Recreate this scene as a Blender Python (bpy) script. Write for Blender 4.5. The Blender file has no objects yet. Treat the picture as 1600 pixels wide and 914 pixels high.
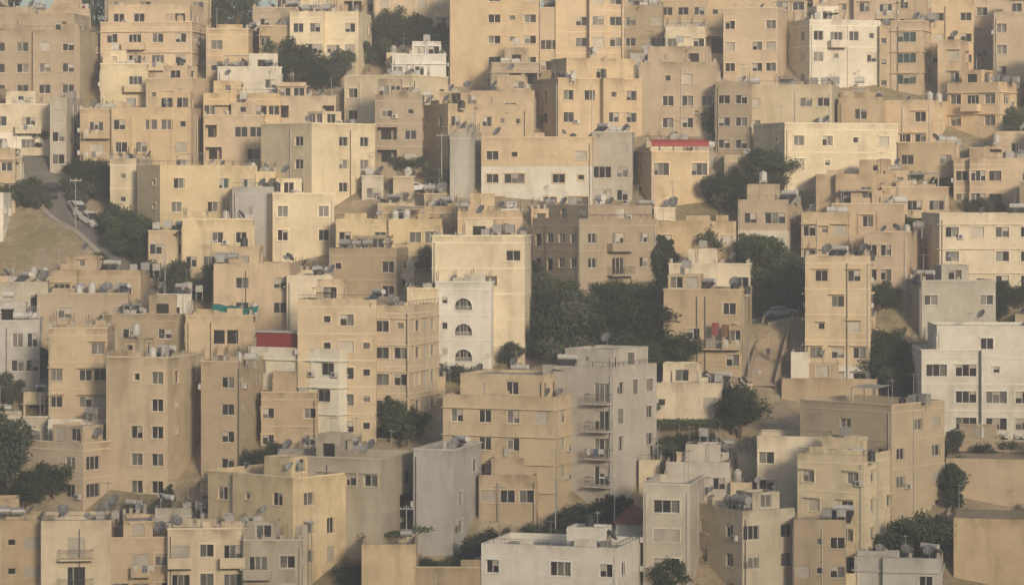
import bpy, math, random
from mathutils import Vector
R=random.Random(11)
F=4537.0; HY=300.0
sc=bpy.context.scene
COL=sc.collection
# ------------------------------------------------------------------ terrain
HB=110.0
def sstep(a,b,t):
    t=max(0.,min(1.,(t-a)/(b-a))); return t*t*(3-2*t)
def base(x,y):
    if y>=230:
        h=max(-58.2,-202+.51*y)
        if h>24: h=24+4*(1-math.exp(-(h-24)/4))
        k=sstep(282,300,y)*(1-sstep(440,470,y))
        h+=k*(1.0*math.sin(x*.045+1)+.5*math.sin(x*.11+y*.07))
        if y>1200: h+=14*math.sin(x*.002+1)*sstep(1200,3000,y)-6*sstep(1200,3000,y)
    elif y>=0: h=-4-54.2*y/230.
    else: h=-4+(HB+4)*sstep(-20,-300,y) if y<-20 else -4
    return h
def ground(px,py):
    a=(px-800)/F; b=(HY-py)/F
    D=284.
    while D<900:
        if base(a*D,D)>=b*D: break
        D+=1.
    lo,hi=D-1,D
    for _ in range(12):
        m=(lo+hi)/2
        if base(a*m,m)>=b*m: hi=m
        else: lo=m
    return a*hi,hi,base(a*hi,hi)
ROADS=[]
def road_path(pts,w):
    P=[Vector(ground(*p)) for p in pts]
    Q=[]
    for i in range(len(P)-1):
        p0=P[max(i-1,0)];p1=P[i];p2=P[i+1];p3=P[min(i+2,len(P)-1)]
        for k in range(8):
            t=k/8.
            Q.append(.5*((2*p1)+(p2-p0)*t+(2*p0-5*p1+4*p2-p3)*t*t+(3*p1-p0-3*p2+p3)*t**3))
    Q.append(P[-1]); ROADS.append((Q,w)); return Q
ROAD1=road_path([(30,222),(52,250),(78,300),(112,342),(150,365),(188,400),(215,440),(250,470)],4.6)
ROAD2=road_path([(640,935),(760,890),(870,852),(940,828),(1000,805),(1060,790)],5.5)
ROAD3=road_path([(1180,505),(1225,497),(1275,492)],4.5)
def terr(x,y):
    h=base(x,y)
    if 285<y<460 and abs(x)<120:
        for Q,w in ROADS:
            best=1e9;bz=0
            for i in range(len(Q)-1):
                ax,ay,az=Q[i];bx,by,bz_=Q[i+1]
                dx,dy=bx-ax,by-ay
                L=dx*dx+dy*dy or 1e-9
                t=max(0,min(1,((x-ax)*dx+(y-ay)*dy)/L))
                d=math.hypot(x-ax-dx*t,y-ay-dy*t)
                if d<best: best=d;bz=az+(bz_-az)*t
            k=1-sstep(w/2+.8,w/2+4.5,best)
            h=h*(1-k)+(bz-.06)*k
    return h
# ------------------------------------------------------------------ materials
def newmat(name):
    m=bpy.data.materials.new(name); m.use_nodes=True
    nt=m.node_tree; bs=nt.nodes['Principled BSDF']; return m,nt,bs
class NB:
    def __init__(s,nt): s.nt=nt
    def n(s,t,**k):
        x=s.nt.nodes.new(t)
        for a,b in k.items(): setattr(x,a,b)
        return x
    def l(s,a,b): s.nt.links.new(a,b)
    def noise(s,vec,scale,detail=4,rough=.6):
        x=s.n('ShaderNodeTexNoise'); x.inputs['Scale'].default_value=scale
        x.inputs['Detail'].default_value=detail; x.inputs['Roughness'].default_value=rough
        if vec is not None: s.l(vec,x.inputs['Vector'])
        return x.outputs['Fac']
    def mapr(s,v,a,b,c,d):
        x=s.n('ShaderNodeMapRange'); s.l(v,x.inputs[0])
        for i,q in enumerate((a,b,c,d)): x.inputs[i+1].default_value=q
        return x.outputs[0]
    def math(s,op,a,b):
        x=s.n('ShaderNodeMath',operation=op)
        for i,q in enumerate((a,b)):
            if isinstance(q,(int,float)): x.inputs[i].default_value=q
            else: s.l(q,x.inputs[i])
        return x.outputs[0]
    def mapping(s,vec,sc_,loc=None):
        x=s.n('ShaderNodeMapping'); s.l(vec,x.inputs[0]); x.inputs['Scale'].default_value=sc_
        if loc is not None: s.l(loc,x.inputs['Location'])
        return x.outputs[0]
    def mix(s,f,a,b,bt='MIX'):
        x=s.n('ShaderNodeMix',data_type='RGBA',blend_type=bt)
        for i,q in ((0,f),(6,a),(7,b)):
            if isinstance(q,(int,float)): x.inputs[i].default_value=q
            elif isinstance(q,tuple): x.inputs[i].default_value=(*q,1)
            else: s.l(q,x.inputs[i])
        return x.outputs[2]
    def comb(s,a):
        x=s.n('ShaderNodeCombineXYZ')
        for i in range(3): s.l(a,x.inputs[i])
        return x.outputs[0]
    def bump(s,h,st,dist,bs):
        x=s.n('ShaderNodeBump'); x.inputs['Strength'].default_value=st; x.inputs['Distance'].default_value=dist
        s.l(h,x.inputs['Height']); s.l(x.outputs[0],bs.inputs['Normal'])
def wall_material(name,stain=1.0,block=True):
    m,nt,bs=newmat(name); b=NB(nt)
    oi=b.n('ShaderNodeObjectInfo'); uv=b.n('ShaderNodeUVMap').outputs[0]
    off=b.comb(b.math('MULTIPLY',oi.outputs['Random'],97.))
    u1=b.mapping(uv,(1,1,1),off)
    big=b.mapr(b.noise(b.mapping(uv,(.8,1.3,1),off),.17,6,.68),.32,.68,.83,1.08)
    st=b.noise(b.mapping(uv,(.6,.12,1),off),1.,4,.6)
    streak=b.mapr(st,.50,.72,1.,1-.20*stain)
    fine=b.mapr(b.noise(u1,1.3,6,.75),.3,.7,.89,1.08)
    f=b.math('MULTIPLY',b.math('MULTIPLY',big,streak),fine)
    sep=b.n('ShaderNodeSeparateXYZ'); b.l(uv,sep.inputs[0])
    topm=b.mapr(sep.outputs[1],-1.3,0.,0.,1.)
    tg=b.math('MULTIPLY',topm,b.mapr(b.noise(b.mapping(uv,(.7,.3,1),off),1.,4,.65),.42,.62,0,.3*stain))
    f=b.math('MULTIPLY',f,b.math('SUBTRACT',1.,tg))
    br=b.n('ShaderNodeTexBrick'); b.l(uv,br.inputs['Vector'])
    br.inputs['Color1'].default_value=(1,1,1,1); br.inputs['Color2'].default_value=(.82,.81,.79,1)
    br.inputs['Mortar'].default_value=(.72,.71,.69,1) if block else (.96,.96,.96,1)
    br.inputs['Scale'].default_value=1.; br.inputs['Mortar Size'].default_value=.018
    br.inputs['Brick Width'].default_value=.8 if block else 3.4; br.inputs['Row Height'].default_value=.4 if block else 3.1
    c=b.mix(1.,oi.outputs['Color'],b.mix(1.,br.outputs['Color'],(1,1,1)),'MULTIPLY')
    c=b.mix(.9 if block else .35,oi.outputs['Color'],c)
    cc=b.n('ShaderNodeCombineColor')
    for i,p in enumerate((.92,1.,1.15)): b.l(b.math('POWER',f,p),cc.inputs[i])
    c=b.mix(1.,c,cc.outputs[0],'MULTIPLY')
    b.l(c,bs.inputs['Base Color']); bs.inputs['Roughness'].default_value=.9
    bs.inputs['Specular IOR Level'].default_value=.15
    b.bump(b.noise(u1,5.,5,.7),.35,.03,bs)
    return m
M_STONE=wall_material('limestone_blocks',1.,True)
M_PLAST=wall_material('cement_plaster',1.4,False)
def simple(name,col,rough=.8,spec=.3,metal=0,var=.15,scale=1.,oc=False):
    m,nt,bs=newmat(name); b=NB(nt)
    tc=b.n('ShaderNodeTexCoord').outputs['Object']
    oi=b.n('ShaderNodeObjectInfo')
    f=b.mapr(b.noise(tc,scale,5,.65),.3,.7,1-var,1+var)
    f=b.math('MULTIPLY',f,b.mapr(oi.outputs['Random'],0,1,1-var*.6,1+var*.6))
    c=b.mix(1.,oi.outputs['Color'] if oc else col,b.comb(f),'MULTIPLY')
    b.l(c,bs.inputs['Base Color']); bs.inputs['Roughness'].default_value=rough
    bs.inputs['Specular IOR Level'].default_value=spec; bs.inputs['Metallic'].default_value=metal
    return m
M_GLASS=simple('window_glass_dark',(.04,.037,.033),.25,.4,0,.5,.4)
M_GLASS2=simple('window_glass_curtained',(.15,.14,.12),.3,.35,0,.4,.5)
M_SHUT=simple('roller_shutter',(.40,.36,.30),.6,.2,0,.2,.6)
M_DARK=simple('dark_interior',(.035,.03,.025),.9,.1,0,.4,.6)
M_GREENG=simple('window_glass_green',(.05,.085,.07),.3,.4,0,.3,.4)
M_TRIM=simple('stone_trim',(.5,.43,.32),.85,.15,0,.14,.5,True)
M_FRAME=simple('aluminium_frame',(.50,.47,.42),.5,.4,0,.35,.5)
M_ROOF=simple('roof_screed',(.33,.30,.25),.95,.1,0,.25,.5)
M_RAIL=simple('painted_rail',(.08,.07,.06),.6,.3,0,.2,1)
M_METAL=simple('galvanised_metal',(.32,.31,.29),.5,.4,.3,.2,2)
M_TANKW=simple('tank_white',(.48,.46,.42),.5,.3,0,.15,2)
M_BLACK=simple('black_plastic',(.035,.035,.035),.5,.4,0,.2,2)
M_DISHG=simple('dish_grey',(.15,.147,.143),.55,.3,0,.3,2)
M_DISHL=simple('dish_light',(.34,.33,.31),.55,.3,0,.2,2)
M_RED=simple('red_painted_metal',(.25,.035,.03),.6,.3,0,.2,1)
M_TILE=simple('red_roof_tiles',(.24,.09,.055),.8,.2,0,.3,4)
M_TEAL=simple('teal_tarpaulin',(.02,.16,.13),.7,.2,0,.3,2)
M_ASPH=simple('asphalt',(.19,.175,.155),.95,.2,0,.2,.5)
M_KERB=simple('kerb_stone',(.36,.32,.26),.9,.2,0,.15,1)
M_BARK=simple('bark',(.09,.065,.045),.95,.1,0,.3,3)
M_RUBBER=simple('rubber',(.02,.02,.02),.8,.2,0,.2,3)
M_PAINT=simple('car_paint',(.5,.5,.5),.35,.5,0,.04,1,True)
M_CLOTH=simple('cloth_dark',(.05,.055,.08),.95,.1,0,.15,3)
M_CL=[simple('cloth_red',(.20,.06,.05),.95,.1,0,.2,3),simple('cloth_white',(.50,.48,.44),.95,.1,0,.1,3),simple('cloth_blue',(.09,.12,.19),.95,.1,0,.2,3),simple('cloth_brown',(.15,.08,.05),.95,.1,0,.2,3)]
M_SKIN=simple('skin',(.35,.2,.13),.6,.3,0,.05,3)
def leafmat(name,c1,c2):
    m,nt,bs=newmat(name); b=NB(nt)
    g=b.n('ShaderNodeNewGeometry'); oi=b.n('ShaderNodeObjectInfo')
    tc=b.n('ShaderNodeTexCoord').outputs['Object']
    f=b.math('ADD',b.math('MULTIPLY',g.outputs['Random Per Island'],.5),b.math('MULTIPLY',b.mapr(b.noise(tc,.9,2,.5),.3,.7,0,1),.5))
    c=b.mix(f,c1,c2)
    c=b.mix(1.,c,b.comb(b.mapr(oi.outputs['Random'],0,1,.7,1.25)),'MULTIPLY')
    b.l(c,bs.inputs['Base Color']); bs.inputs['Roughness'].default_value=.7; bs.inputs['Specular IOR Level'].default_value=.2
    return m
M_LEAF=leafmat('leaf_green',(.020,.030,.013),(.085,.105,.042))
M_LEAF2=leafmat('leaf_olive',(.028,.036,.022),(.10,.11,.065))
M_VINE=leafmat('leaf_vine',(.04,.055,.02),(.11,.13,.05))
def ground_mat():
    m,nt,bs=newmat('dry_hillside'); b=NB(nt)
    tc=b.n('ShaderNodeTexCoord').outputs['Object']
    n1=b.noise(tc,.06,6,.65); n2=b.noise(tc,.5,6,.7); n3=b.noise(tc,3.,4,.7)
    c=b.mix(b.mapr(n2,.35,.65,0,1),(.30,.225,.145),(.44,.36,.25))
    c=b.mix(b.mapr(n1,.46,.58,0,.75),c,(.21,.18,.085))
    c=b.mix(b.mapr(n3,.56,.66,0,.8),c,(.11,.105,.05))
    b.l(c,bs.inputs['Base Color']); bs.inputs['Roughness'].default_value=1.
    bs.inputs['Specular IOR Level'].default_value=.1
    b.bump(n2,1.,.5,bs); return m
M_GROUND=ground_mat()
# ------------------------------------------------------------------ mesh buffers
class Buf:
    def __init__(s): s.v=[];s.f=[];s.m=[];s.uv=[]
    def face(s,pts,m=0,uv=None):
        k=len(s.v); s.v.extend(pts); s.f.append(tuple(range(k,k+len(pts)))); s.m.append(m)
        if uv is None: uv=[(p[0]+p[1],p[2]-20) for p in pts]
        s.uv.extend(uv)
    def box(s,c,e,m=0):
        x,y,z=c;a,b,h=e
        q=[(x+i*a,y+j*b,z+k*h) for i in(-.5,.5) for j in(-.5,.5) for k in(-.5,.5)]
        for t in((0,1,3,2),(4,6,7,5),(0,4,5,1),(2,3,7,6),(0,2,6,4),(1,5,7,3)): s.face([q[i] for i in t],m)
    def tube(s,p,q,r0,r1,n=6,m=0,caps=False):
        p=Vector(p);q=Vector(q);d=(q-p).normalized()
        a=d.cross(Vector((0,0,1)) if abs(d.z)<.9 else Vector((1,0,0))).normalized(); b=d.cross(a)
        A=[p+(a*math.cos(2*math.pi*i/n)+b*math.sin(2*math.pi*i/n))*r0 for i in range(n)]
        B=[q+(a*math.cos(2*math.pi*i/n)+b*math.sin(2*math.pi*i/n))*r1 for i in range(n)]
        for i in range(n): s.face([A[i],A[(i+1)%n],B[(i+1)%n],B[i]],m)
        if caps: s.face(A,m); s.face(B,m)
    def mesh(s,name,mats):
        me=bpy.data.meshes.new(name); me.from_pydata([tuple(p) for p in s.v],[],s.f)
        for m in mats: me.materials.append(m)
        me.polygons.foreach_set('material_index',s.m)
        ul=me.uv_layers.new(name='UVMap'); flat=[c for t in s.uv for c in t]
        ul.data.foreach_set('uv',flat)
        me.update(); return me
def obj(name,me,loc=(0,0,0),rot=0,scale=1,parent=None,color=None):
    o=bpy.data.objects.new(name,me); o.location=loc; o.rotation_euler=(0,0,rot)
    o.scale=(scale,)*3 if isinstance(scale,(int,float)) else scale
    if parent: o.parent=parent
    if color: o.color=(*color,1)
    COL.objects.link(o); return o
# ------------------------------------------------------------------ reusable props
def dish_mesh(mat,r=.6):
    b=Buf(); n=16; rings=5
    prof=[(r*i/rings,.28*r*(i/rings)**2) for i in range(rings+1)]
    tl=math.radians(38)
    def T(x,y,z):
        y2=-(z)*1.0; z2=y
        yy=y2*math.cos(tl)-z2*math.sin(tl)*-1; zz=-y2*math.sin(tl)*1+z2*math.cos(tl)
        return (x,yy,zz+1.45)
    for i in range(rings):
        for k in range(n):
            a0=2*math.pi*k/n;a1=2*math.pi*(k+1)/n
            (r0,h0),(r1,h1)=prof[i],prof[i+1]
            P=[T(r0*math.cos(a0),r0*math.sin(a0),h0),T(r1*math.cos(a0),r1*math.sin(a0),h1),T(r1*math.cos(a1),r1*math.sin(a1),h1),T(r0*math.cos(a1),r0*math.sin(a1),h0)]
            b.face(P,0)
    tip=T(0,0,r*.95)
    for a in (math.pi*1.5,math.pi*.25,math.pi*.75): b.tube(T(r*.95*math.cos(a),r*.95*math.sin(a),.27*r),tip,.015,.015,4,1)
    b.box(tip,(.1,.14,.1),1)
    b.tube((0,.12,0),(0,.12,1.4),.035,.035,6,1); b.box((0,.12,.04),(.5,.5,.08),1)
    b.box((0,.08,1.4),(.16,.16,.22),1)
    return b.mesh('satellite_dish',[mat,M_METAL])
DISH=[dish_mesh(M_DISHG,.55),dish_mesh(M_DISHL,.45),dish_mesh(M_DISHG,.68),dish_mesh(M_DISHL,.4),dish_mesh(M_DISHG,.6)]
def tank(kind,h=0.):
    b=Buf()
    if kind==0:
        b.box((0,0,1.0+h),(1.2,1.1,1.0),0); b.box((0,0,1.52+h),(1.28,1.18,.05),0); b.box((.2,0,1.58+h),(.4,.4,.08),0)
        for i in(-.5,.5):
            for j in(-.45,.45): b.box((i,j,(.5+h)/2),(.06,.06,.5+h),0)
            b.box((i,0,.42+h),(.07,1.0,.06),0)
    elif kind==1:
        b.tube((-.8,0,.95+h),(.8,0,.95+h),.5,.5,14,0,True)
        b.tube((0,0,1.4+h),(0,0,1.55+h),.2,.2,10,0,True)
        for i in(-.5,.5):
            b.box((i,0,.3+h),(.08,.9,.35),0)
            for j in(-.4,.4): b.box((i,j,(.13+h)/2),(.06,.06,.13+h),0)
    else:
        for k in range(6):
            b.tube((0,0,.3+h+k*.2),(0,0,.48+h+k*.2),.55,.55,14,0); b.tube((0,0,.48+h+k*.2),(0,0,.5+h+k*.2),.58,.58,14,0)
        b.tube((0,0,1.5+h),(0,0,1.7+h),.56,.25,14,0,True); b.tube((0,0,1.7+h),(0,0,1.78+h),.2,.2,10,0,True)
        b.box((0,0,.15+h),(1.1,1.1,.3),1)
        if h:
            for i in(-.45,.45):
                for j in(-.45,.45): b.box((i,j,h/2),(.08,.08,h),1)
    b.tube((.4,.3,0),(.4,.3,1.0+h),.025,.025,4,0)
    return b
TANK=[tank(0).mesh('water_tank',[M_METAL]),tank(0,.8).mesh('water_tank',[M_METAL]),tank(1,.5).mesh('water_tank',[M_TANKW]),tank(2).mesh('water_tank',[M_BLACK,M_KERB]),tank(2,.6).mesh('water_tank',[M_TANKW,M_KERB]),tank(0,.4).mesh('water_tank',[M_METAL]),tank(1,1.).mesh('water_tank',[M_METAL])]
def solar():
    b=Buf()
    for k in(-.55,.55):
        b.face([(k-.5,-.8,.3),(k+.5,-.8,.3),(k+.5,.6,1.3),(k-.5,.6,1.3)],1)
        b.face([(k-.52,-.81,.26),(k+.52,-.81,.26),(k+.52,.61,1.27),(k-.52,.61,1.27)],0)
    b.tube((-1,.75,1.55),(1,.75,1.55),.27,.27,12,2,True)
    for i in(-1,1): b.box((i,.7,.7),(.06,.06,1.4),0); b.box((i,-.75,.15),(.06,.06,.3),0)
    return b.mesh('solar_water_heater',[M_METAL,M_GLASS,M_TANKW])
SOLAR=solar()
def aerial():
    b=Buf(); b.tube((0,0,0),(0,0,3.6),.035,.025,5,0)
    b.tube((-.6,0,3.4),(.6,0,3.4),.018,.018,4,0)
    for i in range(6): b.tube((-.5+i*.2,-.3+.02*i,3.4),(-.5+i*.2,.3-.02*i,3.4),.014,.014,4,0)
    return b.mesh('roof_aerial',[M_METAL])
AERIAL=aerial()
def rebar():
    b=Buf(); b.box((0,0,.7),(.34,.34,1.4),0)
    for i in(-.1,.1):
        for j in(-.1,.1): b.tube((i,j,1.4),(i*1.5,j*1.2,2.3+i),.025,.02,4,1)
    return b.mesh('column_stub_with_rebar',[M_KERB,M_BARK])
REBAR=rebar()
def canopy(k):
    b=Buf(); W,D,H=(3.6,2.6,2.3) if k==0 else (2.6,2.,2.)
    for i in(-1,1):
        for j in(-1,1): b.box((i*(W/2-.1),j*(D/2-.1),H/2-.02),(.08,.08,H-.04),0)
    n=12
    for i in range(n):
        x0=-W/2-.1+(W+.2)*i/n;x1=x0+(W+.2)/n; z=H+(.04 if i%2 else .0)
        b.face([(x0,-D/2-.1,z),(x1,-D/2-.1,z+(.04 if i%2==0 else -.04)),(x1,D/2+.1,z+.25+(.04 if i%2==0 else -.04)),(x0,D/2+.1,z+.25)],1)
    if k: b.box((0,D/2-.05,.95),(W-.3,.05,1.9),1)
    return b.mesh('rooftop_canopy',[M_METAL,M_SHUT if k==0 else M_METAL])
CANOPY=[canopy(0),canopy(1)]
def line_mesh(seed,L=5.):
    r=random.Random(seed); b=Buf()
    for x in(0,L): b.tube((x,0,-1.6),(x,0,.15),.03,.03,5,0)
    b.tube((0,0,0),(L/2,0,-.08),.012,.012,4,0); b.tube((L/2,0,-.08),(L,0,0),.012,.012,4,0)
    x=.2
    while x<L-.9:
        w=r.uniform(.3,.8);h=r.uniform(.4,1.0);m=r.choice((1,2,2,2,3,4,4))
        n=6
        for i in range(n):
            for j in range(3):
                def P(a,c): return (x+w*a/n, .06*math.sin(a*1.9+c)*c/3*1.5,-.05-h*c/3+.03*math.sin(a*1.3)*(c==3))
                b.face([P(i,j),P(i+1,j),P(i+1,j+1),P(i,j+1)],m)
        x+=w+r.uniform(.05,.5)
    return b.mesh('laundry_line',[M_METAL]+M_CL)
LAUN=[line_mesh(1),line_mesh(2,4.),line_mesh(3,3.),line_mesh(8,3.)]
def acunit():
    b=Buf(); b.box((0,0,0),(.85,.32,.6),0); b.tube((-.12,-.16,0),(-.12,-.19,0),.23,.23,14,1,True)
    b.box((-.3,.1,-.35),(.05,.4,.05),1);b.box((.3,.1,-.35),(.05,.4,.05),1); return b.mesh('air_conditioner',[M_TANKW,M_RAIL])
AC=acunit()
# ------------------------------------------------------------------ buildings
PAL=dict(p=(.56,.44,.295),t=(.465,.37,.25),c=(.61,.525,.38),w=(.65,.61,.53),g=(.47,.425,.35),y=(.585,.48,.31),b=(.365,.295,.205),k=(.43,.405,.355),r=(.535,.42,.29),o=(.50,.405,.27))
PAR=.9
KS={'w':(1.4,1.25,.9),'W':(2.3,1.35,.85),'s':(.7,.7,1.3),'t':(1.05,1.55,.7),'T':(2.0,1.5,.7),'x':(1.3,1.5,.5)}
class Fac:
    def __init__(s,B,P,d,n,W,z1): s.B=B;s.P=P;s.d=d;s.n=n;s.W=W;s.z1=z1
    def p(s,u,v,n=0): return (s.P[0]+s.d[0]*u+s.n[0]*n, s.P[1]+s.d[1]*u+s.n[1]*n, v)
    def q(s,buf,u0,u1,v0,v1,n=0,m=0):
        if u1-u0<1e-4 or v1-v0<1e-4: return
        s.B[buf].face([s.p(u0,v0,n),s.p(u1,v0,n),s.p(u1,v1,n),s.p(u0,v1,n)],m,[(u0,v0-s.z1),(u1,v0-s.z1),(u1,v1-s.z1),(u0,v1-s.z1)])
    def bx(s,buf,u0,u1,v0,v1,n0,n1,m=0):
        q=[(u,v,n) for u in(u0,u1) for v in(v0,v1) for n in(n0,n1)]
        for t in((0,1,3,2),(4,6,7,5),(0,4,5,1),(2,3,7,6),(0,2,6,4),(1,5,7,3)):
            s.B[buf].face([s.p(*q[i]) for i in t],m,[(q[i][0]+q[i][2],q[i][1]-s.z1) for i in t])
    def hole(s,wb,ua,ub,va,vb,u0,u1,v0,v1,r):
        s.q(wb,ua,ub,v1,vb); s.q(wb,ua,ub,va,v0); s.q(wb,ua,u0,v0,v1); s.q(wb,u1,ub,v0,v1)
        for (a,b_,c,d_) in ((u0,v0,u0,v1),(u1,v0,u1,v1),(u0,v0,u1,v0),(u0,v1,u1,v1)):
            s.B[wb].face([s.p(a,b_,0),s.p(c,d_,0),s.p(c,d_,-r),s.p(a,b_,-r)],0,[(a,b_-s.z1),(c,d_-s.z1),(c+r,d_-s.z1),(a+r,b_-s.z1)])
    def window(s,u0,u1,v0,v1,r,rng,st):
        nz=2 if (u1-u0)<1.8 else 3
        if u1-u0<.9: nz=1
        t=rng.random()
        for i in range(nz):
            a=u0+(u1-u0)*i/nz;b_=u0+(u1-u0)*(i+1)/nz
            if t<.50: m=0 if rng.random()<.78 else 1
            elif t<.74: m=1 if rng.random()<.75 else 3
            elif t<.84: m=3
            else: m=2
            if st['green'] and m==0: m=4
            if m==2: s.q('windows',a,b_,v0,v1,-r*.5,2)
            elif rng.random()<.24:
                vm=v1-(v1-v0)*rng.uniform(.2,.65); s.q('windows',a,b_,v0,vm,-r,m); s.q('windows',a,b_,vm,v1,-r*.6,2)
            else: s.q('windows',a,b_,v0,v1,-r,m)
        f=.06; n0,n1=-r+.01,-r+.06
        s.bx('frames',u0,u0+f,v0,v1,n0,n1);s.bx('frames',u1-f,u1,v0,v1,n0,n1)
        s.bx('frames',u0+f,u1-f,v0,v0+f,n0,n1);s.bx('frames',u0+f,u1-f,v1-f,v1,n0,n1)
        for i in range(1,nz):
            a=u0+(u1-u0)*i/nz; s.bx('frames',a-.04,a+.04,v0+f,v1-f,n0,n1+.01)
        if st['sur']:
            w=.16;e=.05
            s.bx('trim',u0-w,u0-.003,v0-.003,v1+.003,.002,e);s.bx('trim',u1+.003,u1+w,v0-.003,v1+.003,.002,e)
            s.bx('trim',u0-w-.05,u1+w+.05,v1+.006,v1+w+.02,.002,e+.05)
        if st['hood']: s.bx('trim',u0-.25,u1+.25,v1+.2,v1+.28,.002,.45)
        s.bx('trim',u0-.15,u1+.15,v0-.10,v0-.006,.002,.13)
        if st['bars'] and rng.random()<.5:
            k=int((u1-u0)/.18)
            for i in range(k+1):
                a=u0+.03+(u1-u0-.06)*i/k; s.bx('railings',a-.012,a+.012,v0+.02,v1-.02,-.07,-.045)
    def balcony(s,u0,u1,vf,rng,st,solid,dep=1.25):
        s.bx('walls',u0,u1,vf-.18,vf,.003,dep)
        if solid:
            s.bx('walls',u0,u1,vf+.003,vf+.85,dep-.12,dep-.003)
            s.bx('walls',u0,u0+.12,vf+.003,vf+.85,.004,dep-.125); s.bx('walls',u1-.12,u1,vf+.003,vf+.85,.004,dep-.125)
            s.bx('trim',u0-.03,u1+.03,vf+.855,vf+.93,dep-.17,dep+.04)
        else:
            s.bx('railings',u0,u1,vf+.95,vf+1.0,dep-.06,dep)
            k=max(3,int((u1-u0)/.2))
            for i in range(k+1):
                a=u0+.02+(u1-u0-.04)*i/k; s.bx('railings',a-.014,a+.014,vf,vf+.95,dep-.045,dep-.017)
            for a in (u0,u1-.04): s.bx('railings',a,a+.04,vf+.95,vf+1.0,.01,dep-.065); s.bx('railings',a,a+.03,vf+.45,vf+.48,.01,dep-.065)
        if rng.random()<.22: LL.append((s.p(u0+.1,vf+1.15,dep+.02),math.atan2(s.d[1],s.d[0])))
    def cell(s,wb,ch,ua,ub,va,vb,rng,st):
        w=ub-ua; uc=(ua+ub)/2
        if ch=='.' or w<1.0: s.q(wb,ua,ub,va,vb); return
        if ch in KS:
            ww,hh,sill=KS[ch]; ww=min(ww*st['ws'],w-.25)
            u0=uc-ww/2;u1=uc+ww/2;v0=va+sill;v1=v0+hh*st['hs']; r=.22
            s.hole(wb,ua,ub,va,vb,u0,u1,v0,v1,r)
            if ch=='x': s.q('windows',u0,u1,v0,v1,-r,3)
            else: s.window(u0,u1,v0,v1,r,rng,st)
            if ch in'wW' and rng.random()<.12 and ub-u1>.6: ACL.append((s.p(min(ub-.5,u1+.6),v0+.1,.2),math.atan2(s.d[1],s.d[0])))
        elif ch in 'dD':
            ww=min(1.9,w-.4);u0=uc-ww/2;u1=uc+ww/2
            s.hole(wb,ua,ub,va,vb,u0,u1,va+.02,va+2.15,.22)
            s.window(u0,u1,va+.02,va+2.15,.22,rng,dict(st,sur=False,bars=False,hood=False))
            bw=min(3.6,w-.1); s.balcony(uc-bw/2,uc+bw/2,va,rng,st,ch=='d')
        elif ch in 'oO':
            ww=w-.5;u0=uc-ww/2;u1=uc+ww/2; lo=va+(.9 if ch=='o' else .05); hi=va+2.6; r=1.5
            s.hole(wb,ua,ub,va,vb,u0,u1,lo,hi,r)
            s.q('walls',u0,u1,lo,hi,-r+.003)
            a=u0+ww*.2; s.q('windows',a,a+min(1.8,ww*.5),lo,hi-.3,-r+.02,3)
            if ch=='O':
                s.bx('railings',u0,u1,va+.95,va+1.0,-.1,-.05)
                k=max(3,int(ww/.2))
                for i in range(k+1):
                    a=u0+.02+(ww-.04)*i/k; s.bx('railings',a-.014,a+.014,va+.06,va+.95,-.09,-.06)
            else: s.bx('trim',u0-.05,u1+.05,lo-.09,lo-.004,.002,.08)
        elif ch=='a':
            ww=min(3.1,w-.2);rr=ww/2;u0=uc-rr;u1=uc+rr; v0=va+.55;vs=v0+.4
            n=14; top=vs+rr+.05; S_=1.
            if top>vb-.05: S_=(vb-.1-vs)/rr; top=vb-.05
            s.q(wb,ua,ub,top,vb); s.q(wb,ua,ub,va,v0); s.q(wb,ua,u0,v0,top); s.q(wb,u1,ub,v0,top)
            A=[(uc-rr*math.cos(math.pi*i/n),vs+rr*S_*math.sin(math.pi*i/n)*.97) for i in range(n+1)]
            for i in range(n):
                (a,b_),(c,d_)=A[i],A[i+1]
                s.B[wb].face([s.p(a,b_),s.p(c,d_),s.p(c,top),s.p(a,top)],0,[(a,b_-s.z1),(c,d_-s.z1),(c,top-s.z1),(a,top-s.z1)])
                s.B[wb].face([s.p(a,b_),s.p(c,d_),s.p(c,d_,-.35),s.p(a,b_,-.35)],0)
                s.B['windows'].face([s.p(a,vs,-.35),s.p(c,vs,-.35),s.p(c,d_,-.35),s.p(a,b_,-.35)],0 if i%4 else 1)
                k=1.12
                s.B['trim'].face([s.p(a,b_,.05),s.p(c,d_,.05),s.p(uc+(c-uc)*k,vs+(d_-vs)*k,.05),s.p(uc+(a-uc)*k,vs+(b_-vs)*k,.05)])
                s.B['trim'].face([s.p(uc+(a-uc)*k,vs+(b_-vs)*k,.05),s.p(uc+(c-uc)*k,vs+(d_-vs)*k,.05),s.p(uc+(c-uc)*k,vs+(d_-vs)*k,0),s.p(uc+(a-uc)*k,vs+(b_-vs)*k,0)])
            for x in(u0,u1): s.B[wb].face([s.p(x,v0),s.p(x,vs),s.p(x,vs,-.35),s.p(x,v0,-.35)],0)
            s.B[wb].face([s.p(u0,v0),s.p(u1,v0),s.p(u1,v0,-.35),s.p(u0,v0,-.35)],0)
            s.q('windows',u0,u1,v0,vs,-.35,1)
            for k in(-.4,0,.4): s.bx('frames',uc+rr*k-.03,uc+rr*k+.03,v0,vs+rr*S_*.86,-.34,-.28)
            s.bx('frames',u0,u1,vs-.04,vs+.04,-.34,-.275)
            s.bx('trim',u0-.15,u1+.15,v0-.1,v0-.004,.002,.14)
        else: s.q(wb,ua,ub,va,vb)
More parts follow.
